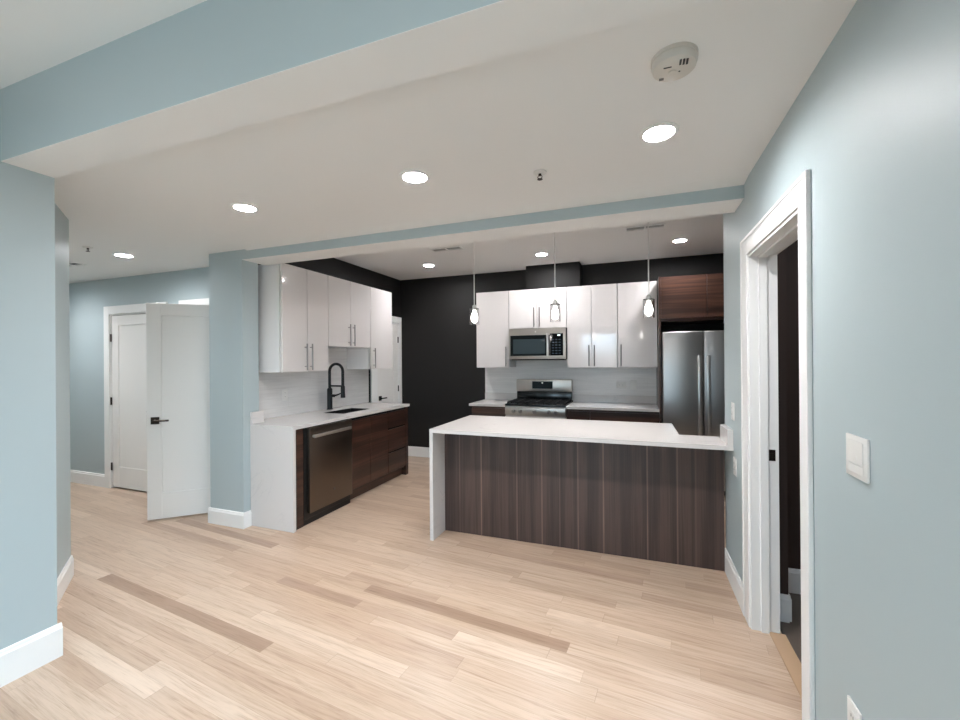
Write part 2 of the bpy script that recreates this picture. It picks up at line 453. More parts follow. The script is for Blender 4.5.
# wall behind the camera with two windows
b = BM(); xs = [XP] + [v for wd in sorted(WINDOWS) for v in wd[:2]] + [XR]
for k in range(0, len(xs), 2): box(b, xs[k], xs[k + 1], YB - 0.12, YB, 0, HC)
for (x0, x1, z0, z1) in WINDOWS: box(b, x0, x1, YB - 0.12, YB, 0, z0); box(b, x0, x1, YB - 0.12, YB, z1, HC)
struct('wall_front', b, M_wall, 'blue wall with windows behind the camera', 'wall')
for k, (x0, x1, z0, z1) in enumerate(WINDOWS):
    wn = thing('window_%d' % (k + 1), 'white framed window in the wall behind the camera', 'window', ((x0 + x1) / 2, YB, z0), kind='structure')
    b = BM(); zm = (z0 + z1) / 2
    for a in [(x0, x0 + .05, z0, z1), (x1 - .05, x1, z0, z1), (x0 + .05, x1 - .05, z0, z0 + .05), (x0 + .05, x1 - .05, z1 - .05, z1), (x0 + .05, x1 - .05, zm - .025, zm + .025)]:
        box(b, a[0] + .001, a[1] - .001, YB - 0.08, YB - 0.03, a[2] + .001, a[3] - .001)
    obj('window_frame', b, M_trim, wn)

wn = thing('window_2', 'wide white framed window in the right wall behind the camera', 'window', (XR, -1.775, RW[2]), kind='structure')
b = BM()
for a in [(RW[0], RW[0] + .05, RW[2], RW[3]), (RW[1] - .05, RW[1], RW[2], RW[3]), (RW[0] + .05, RW[1] - .05, RW[2], RW[2] + .05), (RW[0] + .05, RW[1] - .05, RW[3] - .05, RW[3]), (-1.81, -1.74, RW[2] + .05, RW[3] - .05)]:
    box(b, XR + .03, XR + .08, a[0] + .001, a[1] - .001, a[2] + .001, a[3] - .001)
obj('window_frame', b, M_trim, wn)
# unseen box added behind the closed hallway door, stops sky light leaking under it
b = BM(); box(b, -6.1, -4.76, 4.0, 4.05, 0, ZM); box(b, -6.15, -6.1, YH + .116, 4.05, 0, ZM); box(b, -6.15, -4.76, YH + .116, 4.05, ZM, ZM + .1); box(b, -6.15, -4.76, YH + .116, 4.05, -.1, -.005)
struct('wall_leak_block', b, M_wall, 'unseen walls added behind the closed hallway door to block sky light', 'wall')

# ---------------------------------------------------------------- baseboards
def base(name, segs, label, h=0.14, t=0.015, m_=None):
    """segs: list of ((x0,y0),(x1,y1)) with the room on the LEFT of the direction"""
    bm = BM()
    for (p, q) in segs:
        p = Vector((p[0], p[1], 0)); q = Vector((q[0], q[1], 0)); d = (q - p).normalized(); n = Vector((-d.y, d.x, 0))
        prof = [(0.0004, 0), (t, 0), (t, h - 0.024), (t * .72, h - 0.018), (t * .6, h - 0.004), (t * .35, h), (0.0004, h)]
        A = [bm.verts.new(p + n * a + Vector((0, 0, z))) for a, z in prof]; B = [bm.verts.new(q + n * a + Vector((0, 0, z))) for a, z in prof]
        bm.faces.new(A); bm.faces.new(B[::-1])
        for i in range(len(prof)): bm.faces.new((A[i], A[(i + 1) % len(prof)], B[(i + 1) % len(prof)], B[i]))
    bmesh.ops.recalc_face_normals(bm, faces=bm.faces[:])
    return struct(name, bm, m_ or M_trim, label, 'baseboard')
base('baseboard_left', [((XP, 1.245), (XP, YB))], 'tall white baseboard along the near left wall', 0.165)
base('baseboard_slant', [((-3.69, 1.735), (-2.955, 1.230))], 'white baseboard along the slanted wall end', 0.14)
base('baseboard_hall', [((H1[0] - .1, YH), (-7.5, YH))], 'white baseboard of the hallway wall', 0.15)
base('baseboard_pillar', [((-3.247, 2.745), (-3.69, 2.745)), ((-3.262, 2.813), (-3.262, 2.7452)), ((-3.675, 2.7452), (-3.675, 3.0))], 'white baseboard wrapping the kitchen pillar', 0.14)
base('baseboard_back', [((-2.06, YK), (XK + 0.02, YK))], 'white baseboard along the black back wall', 0.15)
base('baseboard_right', [((XR, 2.7825), (XR, 3.34))], 'white baseboard between doorway and peninsula', 0.15)
base('baseboard_near_right', [((XR, YB), (XR, 1.793))], 'white baseboard on the near right wall', 0.15)
base('baseboard_side', [((2.2, 3.1495), (0.816, 3.1495)), ((0.800, 2.7895), (XR + .125, 2.7895)), ((0.800, 3.149), (0.800, 2.79))], 'white baseboard inside the dark side room', 0.15)

# ---------------------------------------------------------------- doors
def leaf(bm, W, H, t=0.036, st=0.115, br=0.24, rec=0.015):
    """shaker leaf in local x (width), z, thickness about y=0"""
    h = t / 2
    box(bm, 0, st, -h, h, 0, H, .002, 1); box(bm, W - st, W, -h, h, 0, H, .002, 1)
    box(bm, st, W - st, -h, h, 0, br, .002, 1); box(bm, st, W - st, -h, h, H - st, H, .002, 1)
    box(bm, st - .01, W - st + .01, -h + rec, h - rec, br - .01, H - st + .01)
    return bm
def lever(bm, x, z, side, t=0.036, dirx=1):
    """square rose and lever, in the leaf's frame"""
    y0 = side * t / 2
    box(bm, x - .033, x + .033, y0, y0 + side * .009, z - .033, z + .033, .002, 1)
    cyl(bm, (x, y0 + (side * .009 if side > 0 else -.045), z), .010, .036, 'y', 12)
    box(bm, x - .010 * dirx, x + .115 * dirx, y0 + side * .037, y0 + side * .049, z - .009, z + .009, .003, 1)
    return bm
def place(bm, loc, ang):
    bmesh.ops.transform(bm, verts=bm.verts[:], matrix=Matrix.Translation(loc) @ Matrix.Rotation(ang, 4, 'Z')); return bm
def hinge(bm, p, axis):
    x, y, z = p
    cyl(bm, (x, y, z - .045), .007, .09, 'z', 10)
    if axis == 'x': box(bm, x - .014, x + .014, y - .003, y + .001, z - .045, z + .045)
    else: box(bm, x - .001, x + .003, y - .014, y + .014, z - .045, z + .045)
    return bm

# closed hallway door
d1 = thing('door_1', 'closed white panel door at the far left of the hallway', 'door', ((H1[0] + H1[1]) / 2, YH, 0), kind='structure')
b = BM(); cw = .096
box(b, H1[0] - cw, H1[0], YH - .02, YH - .0005, 0, 2.05 + cw, .002, 1); box(b, H1[1], H1[1] + cw, YH - .02, YH - .0005, 0, 2.05 + cw, .002, 1); box(b, H1[0], H1[1], YH - .02, YH - .0005, 2.05, 2.05 + cw, .002, 1)
box(b, H1[0] + .0005, H1[0] + .012, YH - .004, YH + .114, 0, 2.049); box(b, H1[1] - .012, H1[1] - .0005, YH - .004, YH + .114, 0, 2.049); box(b, H1[0] + .012, H1[1] - .012, YH - .004, YH + .114, 2.038, 2.049)
obj('door_casing', b, M_trim, d1)
obj('door_leaf', place(leaf(BM(), H1[1] - H1[0] - .032, 2.015, rec=.011), (H1[0] + .016, YH + .022, .018), 0), M_door, d1)
for z in (0.257, 1.027, 1.773):
    obj('hinge', hinge(BM(), (H1[0] + .013, YH - .004, z), 'x'), M_bronze, d1)
obj('door_handle', place(lever(BM(), H1[1] - H1[0] - .10, 0.93, -1, dirx=-1), (H1[0] + .016, YH + .022, 0), 0), M_bronze, d1)

# open hallway door
d2 = thing('door_2', 'white panel door standing open beside the kitchen pillar', 'door', (H2[1], YH, 0), kind='structure')
b = BM()
box(b, H2[0] - cw, H2[0], YH - .02, YH - .0005, 0, 2.05, .002, 1); box(b, H2[0] - cw, H2[1] + .038, YH - .02, YH - .0005, 2.0505, 2.05 + cw, .002, 1); box(b, H2[1] + .001, H2[1] + .038, YH - .02, YH - .0005, 0, 2.05, .002, 1)
box(b, H2[0] + .0005, H2[0] + .012, YH - .004, YH + .114, 0, 2.049); box(b, H2[1] - .012, H2[1] - .0005, YH - .004, YH + .114, 0, 2.049); box(b, H2[0] + .012, H2[1] - .012, YH - .004, YH + .114, 2.038, 2.049)
obj('door_casing', b, M_trim, d2)
hx, hy = H2[1] - .022, YH - .045
ang = math.atan2(2.573 - hy, -4.265 - hx)
Wl = math.hypot(2.573 - hy, -4.265 - hx)
obj('door_leaf', place(leaf(BM(), Wl, 2.022), (hx, hy, .012), ang), M_door, d2)
for s, nm in ((1, 'door_handle'), (-1, 'door_handle')):
    obj(nm, place(lever(BM(), Wl - .065, 0.935, s, dirx=-1), (hx, hy, 0), ang), M_bronze, d2)
lp = BM(); box(lp, Wl - .0005, Wl + .0015, -.012, .012, .875, .995); obj('latch_plate', place(lp, (hx, hy, 0), ang), M_bronze, d2)

# kitchen door, closed, in the black left wall
d3 = thing('door_3', 'closed white door beyond the sink in the black wall', 'door', (XK, sum(KD) / 2, 0), kind='structure')
b = BM(); c3 = .07
box(b, XK + .0005, XK + .02, KD[0] - .145, KD[0], 0, 2.062 + .092, .002, 1); box(b, XK + .0005, XK + .02, KD[1], KD[1] + c3, 0, 2.062 + .092, .002, 1); box(b, XK + .0005, XK + .02, KD[0], KD[1], 2.062, 2.062 + .092, .002, 1)
box(b, -3.549, XK + .004, KD[0] + .0005, KD[0] + .012, 0, 2.061); box(b, -3.549, XK + .004, KD[1] - .012, KD[1] - .0005, 0, 2.061); box(b, -3.549, XK + .004, KD[0] + .012, KD[1] - .012, 2.05, 2.061)
obj('door_casing', b, M_trim, d3)
obj('door_leaf', place(leaf(BM(), KD[1] - KD[0] - .03, 2.03, rec=.007), (XK - .022, KD[0] + .015, .012), math.radians(90)), M_door, d3)
obj('door_handle', place(lever(BM(), .075, .94, -1, dirx=1), (XK - .022, KD[0] + .015, 0), math.radians(90)), M_blackmetal, d3)
for z in (.3, 1.053, 1.803): obj('hinge', hinge(BM(), (XK + .004, KD[1] - .013, z), 'y'), M_blackmetal, d3)

# right doorway casing, jamb and strike
d4 = thing('door_4', 'white cased open doorway in the right wall', 'doorway', (XR, (DY0 + DY1) / 2, 0), kind='structure')
cx0, cx1 = .579, XR - .0005; ct = .102
b = BM()
for (y0, y1, z0, z1) in [(DY0 - .091, DY0, 0, DZ + ct), (DY1, DY1 + .126, 0, DZ + ct), (DY0, DY1, DZ, DZ + ct)]:
    box(b, cx0, cx1, y0, y1, z0, z1, .002, 1)
# raised outer band
box(b, cx0 - .004, cx0 + .001, DY0 - .091, DY0 - .073, 0, DZ + ct, .002, 1); box(b, cx0 - .004, cx0 + .001, DY1 + .104, DY1 + .126, 0, DZ + ct, .002, 1); box(b, cx0 - .004, cx0 + .001, DY0 - .073, DY1 + .104, DZ + ct - .018, DZ + ct, .002, 1)
obj('door_casing', b, M_trim, d4)
b = BM()
for (y0, y1, z0, z1) in [(DY0 - .0005 + .001, DY0 + .014, 0, DZ - .001), (DY1 - .014, DY1 - .0005, 0, DZ - .001), (DY0 + .014, DY1 - .014, DZ - .015, DZ - .001)]:
    box(b, cx0 + .008, XR + .128, y0, y1, z0, z1, .001, 1)
for (y0, y1, z0, z1) in [(DY0 + .014, DY0 + .026, 0, DZ - .015), (DY1 - .026, DY1 - .014, 0, DZ - .015), (DY0 + .014, DY1 - .014, DZ - .027, DZ - .015)]:
    box(b, XR + .040, XR + .078, y0, y1, z0, z1, .001, 1)
obj('door_jamb', b, M_trim, d4)
st = BM(); box(st, XR + .082, XR + .112, DY1 - .0165, DY1 - .0142, .925, .985, .0008, 1); box(st, XR + .088, XR + .106, DY1 - .0175, DY1 - .0160, .945, .965)
obj('strike_plate', st, M_bronze, d4)
struct('trim_4', box(BM(), XR + .075, XR + .15, DY0 + .015, DY1 - .015, .0003, .008, .002, 1), M_thresh, 'oak threshold strip under the right doorway', 'threshold')

# ================================================================= KITCHEN, LEFT RUN
class Frame:
    """u along the run, d into the wall from the front face, z up"""
    def __init__(s, kind, front): s.k, s.f = kind, front
    def box(s, bm, u0, u1, d0, d1, z0, z1, bev=0, seg=2):
        if s.k == 'L': return box(bm, s.f - d0, s.f - d1, u0, u1, z0, z1, bev, seg)
        return box(bm, u0, u1, s.f + d0, s.f + d1, z0, z1, bev, seg)
    def pt(s, u, d, z): return (s.f - d, u, z) if s.k == 'L' else (u, s.f + d, z)
    def out(s): return 'x' if s.k == 'L' else 'y'
def bar_handle(F_, u, z0, z1, parent, r=.0075):
    bm = BM()
    p = F_.pt(u, -.032, z0); cyl(bm, p, r, z1 - z0, 'z', 12)
    for z in (z0 + .035, z1 - .035):
        a = F_.pt(u, -.032, z) if F_.k != 'L' else F_.pt(u, 0, z)
        cyl(bm, a, .0045, .032, F_.out(), 10)
    return obj('door_handle', bm, M_handle, parent)
def wall_cab(F_, u0, u1, z0, z1, depth, splits, handles, label, group, dm=None, bmat=None):
    t = thing('wall_cabinet', label, 'cabinet', F_.pt((u0 + u1) / 2, depth, z0), group)
    bm = BM(); F_.box(bm, u0 + .0005, u1 - .0005, .034, depth, z0, z1); obj('body', bm, bmat or M_cabin, t)
    e = [u0] + splits + [u1]
    for i, (a, b_) in enumerate(zip(e, e[1:])):
        bm = BM(); F_.box(bm, a + .0034, b_ - .0034, 0, .019, z0 + .001, z1 - .001, .0012, 1)
        d = obj('door', bm, dm or M_gloss, t)
        for (k, u, h0, h1) in handles:
            if k == i: bar_handle(F_, u, h0, h1, d)
    return t
ZU0, ZU1 = 1.377, 2.402
L = Frame('L', -3.075)
GL = 'white gloss wall cabinets above the sink counter'
wall_cab(L, 3.006, 3.632, ZU0, ZU1, .357, [3.326], [(0, 3.290, 1.392, 1.655), (1, 3.362, 1.392, 1.655)], 'white double door cabinet beside the blue pillar', GL)
wall_cab(L, 3.634, 4.394, 1.640, ZU1, .357, [4.012], [(0, 3.968, 1.655, 1.90), (1, 4.045, 1.655, 1.90)], 'short white double door cabinet above the black tap', GL)
wall_cab(L, 4.396, 4.888, ZU0, ZU1, .357, [], [(0, 4.450, 1.392, 1.64)], 'white single door cabinet next to the closed kitchen door', GL)

# base run
XD = -2.79
LB = Frame('L', XD)
fl = thing('filler_panel', 'narrow dark wood filler between quartz leg and dishwasher', 'panel', (XD - .3, 2.9, 0))
b = BM(); LB.box(b, 2.847, 2.955, 0, .60, .0, .883); obj('panel', b, M_walnut, fl)
dw = thing('dishwasher', 'stainless steel dishwasher under the sink counter', 'dishwasher', (XD - .3, 3.31, 0))
b = BM(); LB.box(b, 2.962, 3.612, .002, .60, .05, .880); obj('body', b, M_blackpl, dw)
b = BM(); LB.box(b, 3.004, 3.610, -.030, .0015, .100, .872, .004); dd = obj('door', b, M_darksteel, dw)
b = BM(); LB.box(b, 3.006, 3.608, -.0315, -.0295, .832, .868, .001, 1); obj('control_strip', b, M_darksteel, dd)
b = BM()
p0, p1 = LB.pt(3.045, -.058, .795), LB.pt(3.555, -.058, .795)
box(b, XD + .048, XD + .062, 3.035, 3.565, .780, .810, .005); 
for u in (3.05, 3.55): box(b, XD + .029, XD + .05, u - .012, u + .012, .784, .806, .003, 1)
obj('handle', b, M_steel, dd)
b = BM(); cyl(b, (XD + .0295, 3.33, .235), .012, .003, 'x', 16); obj('badge', b, M_greypl, dd)
b = BM(); LB.box(b, 2.962, 3.612, .002, .05, .0, .0485); obj('toe_kick', b, M_blackpl, dw)
sk = thing('base_cabinet', 'dark walnut sink base cabinet right of the dishwasher', 'cabinet', (XD - .3, 3.97, 0), 'dark walnut base cabinets')
b = BM()
LB.box(b, 3.616, 4.332, .021, .60, .10, .66); LB.box(b, 3.616, 4.332, .021, .04, .66, .882); LB.box(b, 3.616, 3.634, .04, .60, .66, .882); LB.box(b, 4.314, 4.332, .04, .60, .66, .882)
obj('body', b, M_walnut, sk)
for a, c in ((3.618, 3.973), (3.977, 4.330)):
    b = BM(); LB.box(b, a, c, 0, .019, .125, .852, .0012, 1); obj('door', b, M_walnut, sk)
b = BM(); LB.box(b, 3.616, 4.332, .012, .020, .853, .882); obj('finger_rail', b, M_rubber, sk)
b = BM(); LB.box(b, 3.616, 4.332, .06, .11, 0, .099); obj('toe_kick', b, M_walnut, sk)
dr = thing('base_cabinet', 'dark walnut three drawer cabinet at the far counter end', 'cabinet', (XD - .3, 4.55, 0), 'dark walnut base cabinets')
b = BM(); LB.box(b, 4.335, 4.735, .021, .60, .10, .882); obj('body', b, M_walnut, dr)
for z0, z1 in ((.125, .352), (.372, .640), (.664, .852)):
    b = BM(); LB.box(b, 4.337, 4.733, 0, .019, z0, z1, .0012, 1); obj('drawer', b, M_walnut, dr)
for z0, z1 in ((.353, .371), (.641, .663), (.853, .882)):
    b = BM(); LB.box(b, 4.337, 4.733, .012, .020, z0, z1); obj('finger_rail', b, M_rubber, dr)
b = BM(); LB.box(b, 4.335, 4.735, .06, .11, 0, .099); obj('toe_kick', b, M_walnut, dr)
b = BM(); LB.box(b, 4.737, 4.798, -.002, .60, 0, .882); obj('end_panel', b, M_walnut, dr)

# quartz counter with waterfall leg and sink cut-out
SX0, SX1, SY0, SY1 = -3.20, -2.93, 3.69, 4.17
ct1 = thing('countertop', 'white quartz sink counter with a waterfall end', 'countertop', (-3.1, 3.8, .884), 'white quartz countertops')
b = BM()
XE = -2.765
def slab_hole(bm, x0, x1, y0, y1, hx0, hx1, hy0, hy1, z0, z1):
    O = [(x0, y0), (x1, y0), (x1, y1), (x0, y1)]; I = [(hx0, hy0), (hx1, hy0), (hx1, hy1), (hx0, hy1)]
    v = {}
    for nm, P in (('O', O), ('I', I)):
        for z in (z0, z1): v[nm, z] = [bm.verts.new((x, y, z)) for x, y in P]
    for i in range(4):
        j = (i + 1) % 4
        bm.faces.new((v['O', z1][i], v['O', z1][j], v['I', z1][j], v['I', z1][i])); bm.faces.new((v['O', z0][j], v['O', z0][i], v['I', z0][i], v['I', z0][j]))
        bm.faces.new((v['O', z0][i], v['O', z0][j], v['O', z1][j], v['O', z1][i])); bm.faces.new((v['I', z0][j], v['I', z0][i], v['I', z1][i], v['I', z1][j]))
    bmesh.ops.recalc_face_normals(bm, faces=bm.faces[:])
slab_hole(b, XK + .001, XE, 2.914, 4.806, SX0, SX1, SY0, SY1, .884, .914)
box(b, -3.2605, XE, 2.8145, 2.914, .884, .914)
obj('slab', b, M_quartz, ct1)
b = BM(); box(b, -3.2605, XE, 2.8145, 2.8450, 0, .8838, .0008, 1); obj('waterfall_leg', b, M_quartz, ct1)
b = BM(); box(b, -3.2608, -3.238, 2.8155, 2.95, .9142, 1.022, .001, 1); obj('upstand', b, M_quartz, ct1)
sn = thing('sink', 'dark undermount sink sunk in the quartz counter', 'sink', ((SX0 + SX1) / 2, (SY0 + SY1) / 2, .69))
b = BM(); g_ = .0006; e_ = .004
box(b, SX0 + g_, SX1 - g_, SY0 + g_, SY1 - g_, .690, .700)
box(b, SX0 + g_, SX0 + e_, SY0 + g_, SY1 - g_, .700, .9150); box(b, SX1 - e_, SX1 - g_, SY0 + g_, SY1 - g_, .700, .9150)
box(b, SX0 + e_, SX1 - e_, SY0 + g_, SY0 + e_, .700, .9150); box(b, SX0 + e_, SX1 - e_, SY1 - e_, SY1 - g_, .700, .9150)
obj('basin', b, M_steelsink, sn)
b = BM(); cyl(b, ((SX0 + SX1) / 2, (SY0 + SY1) / 2, .7002), .04, .004, 'z', 24); obj('drain', b, M_chrome, sn)

# black pull-down tap
fx, fy = -3.36, 3.985
fa = thing('faucet', 'matte black spring spout tap behind the sink', 'faucet', (fx, fy, .9143))
b = BM(); lathe(b, [(0, 0), (.036, 0), (.036, .006), (.030, .012), (.030, .235), (.022, .25), (0, .25)], (fx, fy, .9143)); obj('post', b, M_blackmetal, fa)
b = BM(); pts = []; zb_, zt, rad = 1.16, 1.36, .094
pts += [(fx, fy, zb_), (fx, fy, 1.25), (fx, fy, zt)]
for k in range(1, 17):
    a = math.pi * k / 16; pts.append((fx + rad - rad * math.cos(a), fy, zt + rad * .92 * math.sin(a)))
pts += [(fx + 2 * rad, fy, 1.28), (fx + 2 * rad, fy, 1.19)]
tube(b, pts, .0165, 12)
sp = obj('spring_spout', b, M_blackmetal, fa)
b = BM(); lathe(b, [(0, 0), (.026, 0), (.028, .01), (.024, .06), (.024, .125), (.018, .14), (0, .14)], (fx + 2 * rad, fy, 1.055)); obj('spray_head', b, M_blackmetal, fa)
b = BM(); tube(b, [(fx, fy, 1.19), (fx + rad, fy, 1.19), (fx + 2 * rad - .018, fy, 1.19)], .0095, 10); obj('support_arm', b, M_blackmetal, fa)
b = BM(); cyl(b, (fx + .018, fy + .0, 1.075), .017, .05, 'x', 16); tube(b, [(fx + .06, fy, 1.075), (fx + .10, fy + .01, 1.085), (fx + .155, fy + .015, 1.105)], [.012, .010, .008], 10); obj('lever', b, M_blackmetal, fa)

# tiles
b = BM()
box(b, XK + .0005, XK + .009, 2.914, 4.845, .9145, ZU0 - .001); box(b, XK + .0005, XK + .009, 3.636, 4.392, ZU0 - .001, 1.638)
tag(obj('tile_backsplash', b, M_tile), 'pale tile backsplash behind the black tap', 'backsplash', 'pale tile backsplashes')

# ================================================================= KITCHEN, BACK RUN
B = Frame('B', 5.353)
GB = 'white gloss wall cabinets on the back wall'
D_ = YK - 5.353 - .0015
wall_cab(B, -2.032, -1.566, ZU0, ZU1, D_, [], [(0, -1.605, 1.395, 1.655)], 'white single door cabinet left of the microwave', GB)
wall_cab(B, -1.564, -0.804, 1.890, ZU1, D_, [-1.184], [(0, -1.222, 1.905, 2.16), (1, -1.148, 1.905, 2.16)], 'short white double door cabinet above the microwave', GB)
wall_cab(B, -0.802, -0.192, ZU0, ZU1, D_, [-0.497], [(0, -0.530, 1.395, 1.655), (1, -0.464, 1.395, 1.655)], 'white double door cabinet right of the microwave', GB)
wall_cab(B, -0.190, 0.258, ZU0, ZU1, D_, [], [(0, -0.150, 1.395, 1.655)], 'white single door cabinet beside the refrigerator panel', GB)

# microwave
mx0, mx1, my, mz0, mz1 = -1.558, -0.808, 5.312, 1.468, 1.886
mw = thing('microwave', 'stainless over-range microwave below the short white cabinet', 'microwave', ((mx0 + mx1) / 2, my, mz0))
b = BM(); box(b, mx0, mx1, my + .018, YK - .010, mz0 + .016, mz1, .003, 1); obj('body', b, M_blackpl, mw)
b = BM(); box(b, mx0, mx1, my, my + .0175, mz0 + .02, mz1 - .001, .004); fr = obj('front_frame', b, M_steel, mw)
b = BM(); box(b, mx0 + .022, mx0 + .545, my - .006, my - .0002, mz0 + .062, mz0 + .330, .002, 1); wd = obj('door', b, M_blackgl, mw)
b = BM(); box(b, mx0 + .060, mx0 + .485, my - .0078, my - .0058, mz0 + .088, mz0 + .278, .001, 1); obj('door_window', b, M_window, wd)
b = BM(); box(b, mx0 + .548, mx0 + .715, my - .005, my - .0002, mz0 + .062, mz0 + .345, .002, 1); pn = obj('control_panel', b, M_blackgl, mw)
b = BM(); box(b, mx0 + .645, mx0 + .680, my - .0065, my - .0048, mz0 + .315, mz0 + .327); obj('display', b, emis('clock_display', (.8, .95, 1, 1), 1.5), pn)
Mk = mat('keypad_blue_grey', rgb(46, 60, 78), .4)
for r in range(6):
    for c in range(3):
        b = BM(); box(b, mx0 + .575 + c * .042, mx0 + .600 + c * .042, my - .0058, my - .0048, mz0 + .085 + r * .035, mz0 + .097 + r * .035)
        obj('key', b, Mk, pn)
b = BM(); box(b, mx0 + .510, mx0 + .538, my - .050, my - .036, mz0 + .055, mz0 + .350, .006)
for z in (mz0 + .08, mz0 + .315): cyl(b, (mx0 + .524, my - .040, z), .008, .036, 'y', 10)
obj('handle', b, M_chrome, wd)
b = BM(); cyl(b, (mx0 + .36, my - .002, mz1 - .045), .010, .003, 'y', 18); obj('badge', b, M_plate, fr)
b = BM(); box(b, mx0 + .03, mx1 - .03, my + .03, my + .22, mz0 + .004, mz0 + .0155); obj('vent_grille', b, M_blackpl, mw)

# range
rx0, rx1, ry0 = -1.538, -0.778, 5.055
rg = thing('range', 'stainless gas range with black cooktop below the microwave', 'stove', ((rx0 + rx1) / 2, ry0 + .3, 0))
b = BM(); box(b, rx0, rx1, ry0 + .03, YK - .03, .03, .900, .003, 1); obj('body', b, M_steel, rg)
b = BM(); box(b, rx0, rx1, ry0 + .0, YK - .10, .9004, .926, .006); obj('cooktop', b, M_enamel, rg)
b = BM(); box(b, rx0 + .002, rx1 - .002, ry0 - .01, ry0 + .029, .795, .885, .004); cp = obj('control_panel', b, M_steel, rg)
for kx in (.115, .20, .38, .56, .645):
    b = BM(); lathe(b, [(0, 0), (.024, 0), (.024, .008), (.019, .012), (.017, .034), (0, .034)], (0, 0, 0), 20)
    bmesh.ops.transform(b, verts=b.verts[:], matrix=Matrix.Translation((rx0 + kx, ry0 - .0102, .838)) @ Matrix.Rotation(math.pi / 2, 4, 'X'))
    obj('knob', b, M_handle, cp)
b = BM(); box(b, rx0 + .004, rx1 - .004, ry0 - .012, ry0 + .029, .19, .775, .004); od = obj('oven_door', b, M_steel, rg)
b = BM(); box(b, rx0 + .09, rx1 - .09, ry0 - .0145, ry0 - .0115, .30, .62, .002, 1); obj('door_window', b, M_blackgl, od)
b = BM(); cyl(b, (rx0 + .05, ry0 - .05, .735), .013, .66, 'x', 14)
for u in (.09, .67): cyl(b, (rx0 + u, ry0 - .05, .735), .009, .04, 'y', 10)
obj('handle', b, M_steel, od)
b = BM(); box(b, rx0 + .004, rx1 - .004, ry0 - .008, ry0 + .029, .05, .18, .004); obj('drawer', b, M_steel, rg)
bgb = BM(); box(bgb, rx0 + .004, rx1 - .004, YK - .099, YK - .035, .9004, 1.045, .008); obj('riser', bgb, M_enamel, rg)
b = BM(); box(b, rx0, rx1, YK - .108, YK - .030, 1.046, 1.212, .010); bk = obj('backguard', b, M_steel, rg)
b = BM(); box(b, rx0 + .225, rx0 + .505, YK - .1105, YK - .1075, 1.085, 1.185, .001, 1); dp = obj('display', b, M_blackgl, bk)
b = BM(); cyl(b, (rx0 + .365, YK - .1125, 1.165), .011, .002, 'y', 16); obj('badge', b, M_plate, dp)
for gx in (.02, .265, .51):
    b = BM(); x0, x1 = rx0 + gx, rx0 + gx + .23; y0, y1 = ry0 + .035, ry0 + .535; z = .952
    for (a, c, d, e) in [(x0, x1, y0, y0 + .012), (x0, x1, y1 - .012, y1), (x0, x0 + .012, y0, y1), (x1 - .012, x1, y0, y1), (x0, x1, (y0 + y1) / 2 - .006, (y0 + y1) / 2 + .006), ((x0 + x1) / 2 - .006, (x0 + x1) / 2 + .006, y0, y1), (x0, x1, y0 + .12, y0 + .132), (x0, x1, y1 - .132, y1 - .12)]:
        box(b, a, c, d, e, z - .014, z)
    for xx in (x0, x1 - .012):
        for yy in (y0, y1 - .012): box(b, xx, xx + .012, yy, yy + .012, .9262, z - .012)
    obj('grate', b, M_iron, rg)
for (ux, uy) in ((.135, .16), (.135, .41), (.38, .285), (.625, .16), (.625, .41)):
    b = BM(); lathe(b, [(0, 0), (.045, 0), (.045, .006), (.032, .008), (.032, .012), (0, .012)], (rx0 + ux, ry0 + uy, .9262), 20); obj('burner', b, M_blackpl, rg)

# base cabinets, counters, tile
def back_base(u0, u1, label, doors):
    t = thing('base_cabinet', label, 'cabinet', ((u0 + u1) / 2, 5.4, 0), 'dark walnut base cabinets')
    F2 = Frame('B', 5.088)
    bm = BM(); F2.box(bm, u0, u1, .021, YK - 5.088 - .002, .10, .882); obj('body', bm, M_walnut, t)
    bm = BM(); F2.box(bm, u0 + .002, u1 - .002, 0, .019, .125, .640, .0012, 1); obj('door', bm, M_walnut, t)
    bm = BM(); F2.box(bm, u0 + .002, u1 - .002, 0, .019, .664, .858, .0012, 1); obj('drawer', bm, M_walnut, t)
    bm = BM(); F2.box(bm, u0, u1, .06, .11, 0, .099); obj('toe_kick', bm, M_walnut, t)
    return t
back_base(-2.005, -1.545, 'dark walnut base cabinet left of the gas range', 1)
back_base(-0.772, -0.500, 'narrow dark walnut base cabinet right of the gas range', 1)
back_base(-0.498, 0.258, 'wide dark walnut base cabinet beside the refrigerator', 1)
for (u0, u1, lb) in ((-2.030, -1.5415, 'short white quartz counter left of the gas range'), (-0.7745, 0.2595, 'white quartz counter between range and refrigerator')):
    t = thing('countertop', lb, 'countertop', ((u0 + u1) / 2, 5.4, .884), 'white quartz countertops')
    b = BM(); box(b, u0, u1, 5.058, YK - .001, .8840, .914, .001, 1); obj('slab', b, M_quartz, t)
    b = BM(); box(b, u0, u1, YK - .021, YK - .001, .9142, 1.008, .001, 1); obj('upstand', b, M_quartz, t)
b = BM(); box(b, -2.030, 0.2595, YK - .009, YK - .0005, 1.0085, ZU0 - .001); box(b, -1.5395, -.7765, YK - .009, YK - .0005, .93, 1.0085); box(b, -1.563, -.805, YK - .009, YK - .0005, ZU0 - .001, 1.483)
tag(obj('tile_backsplash', b, M_tile), 'pale tile backsplash behind the gas range', 'backsplash', 'pale tile backsplashes')

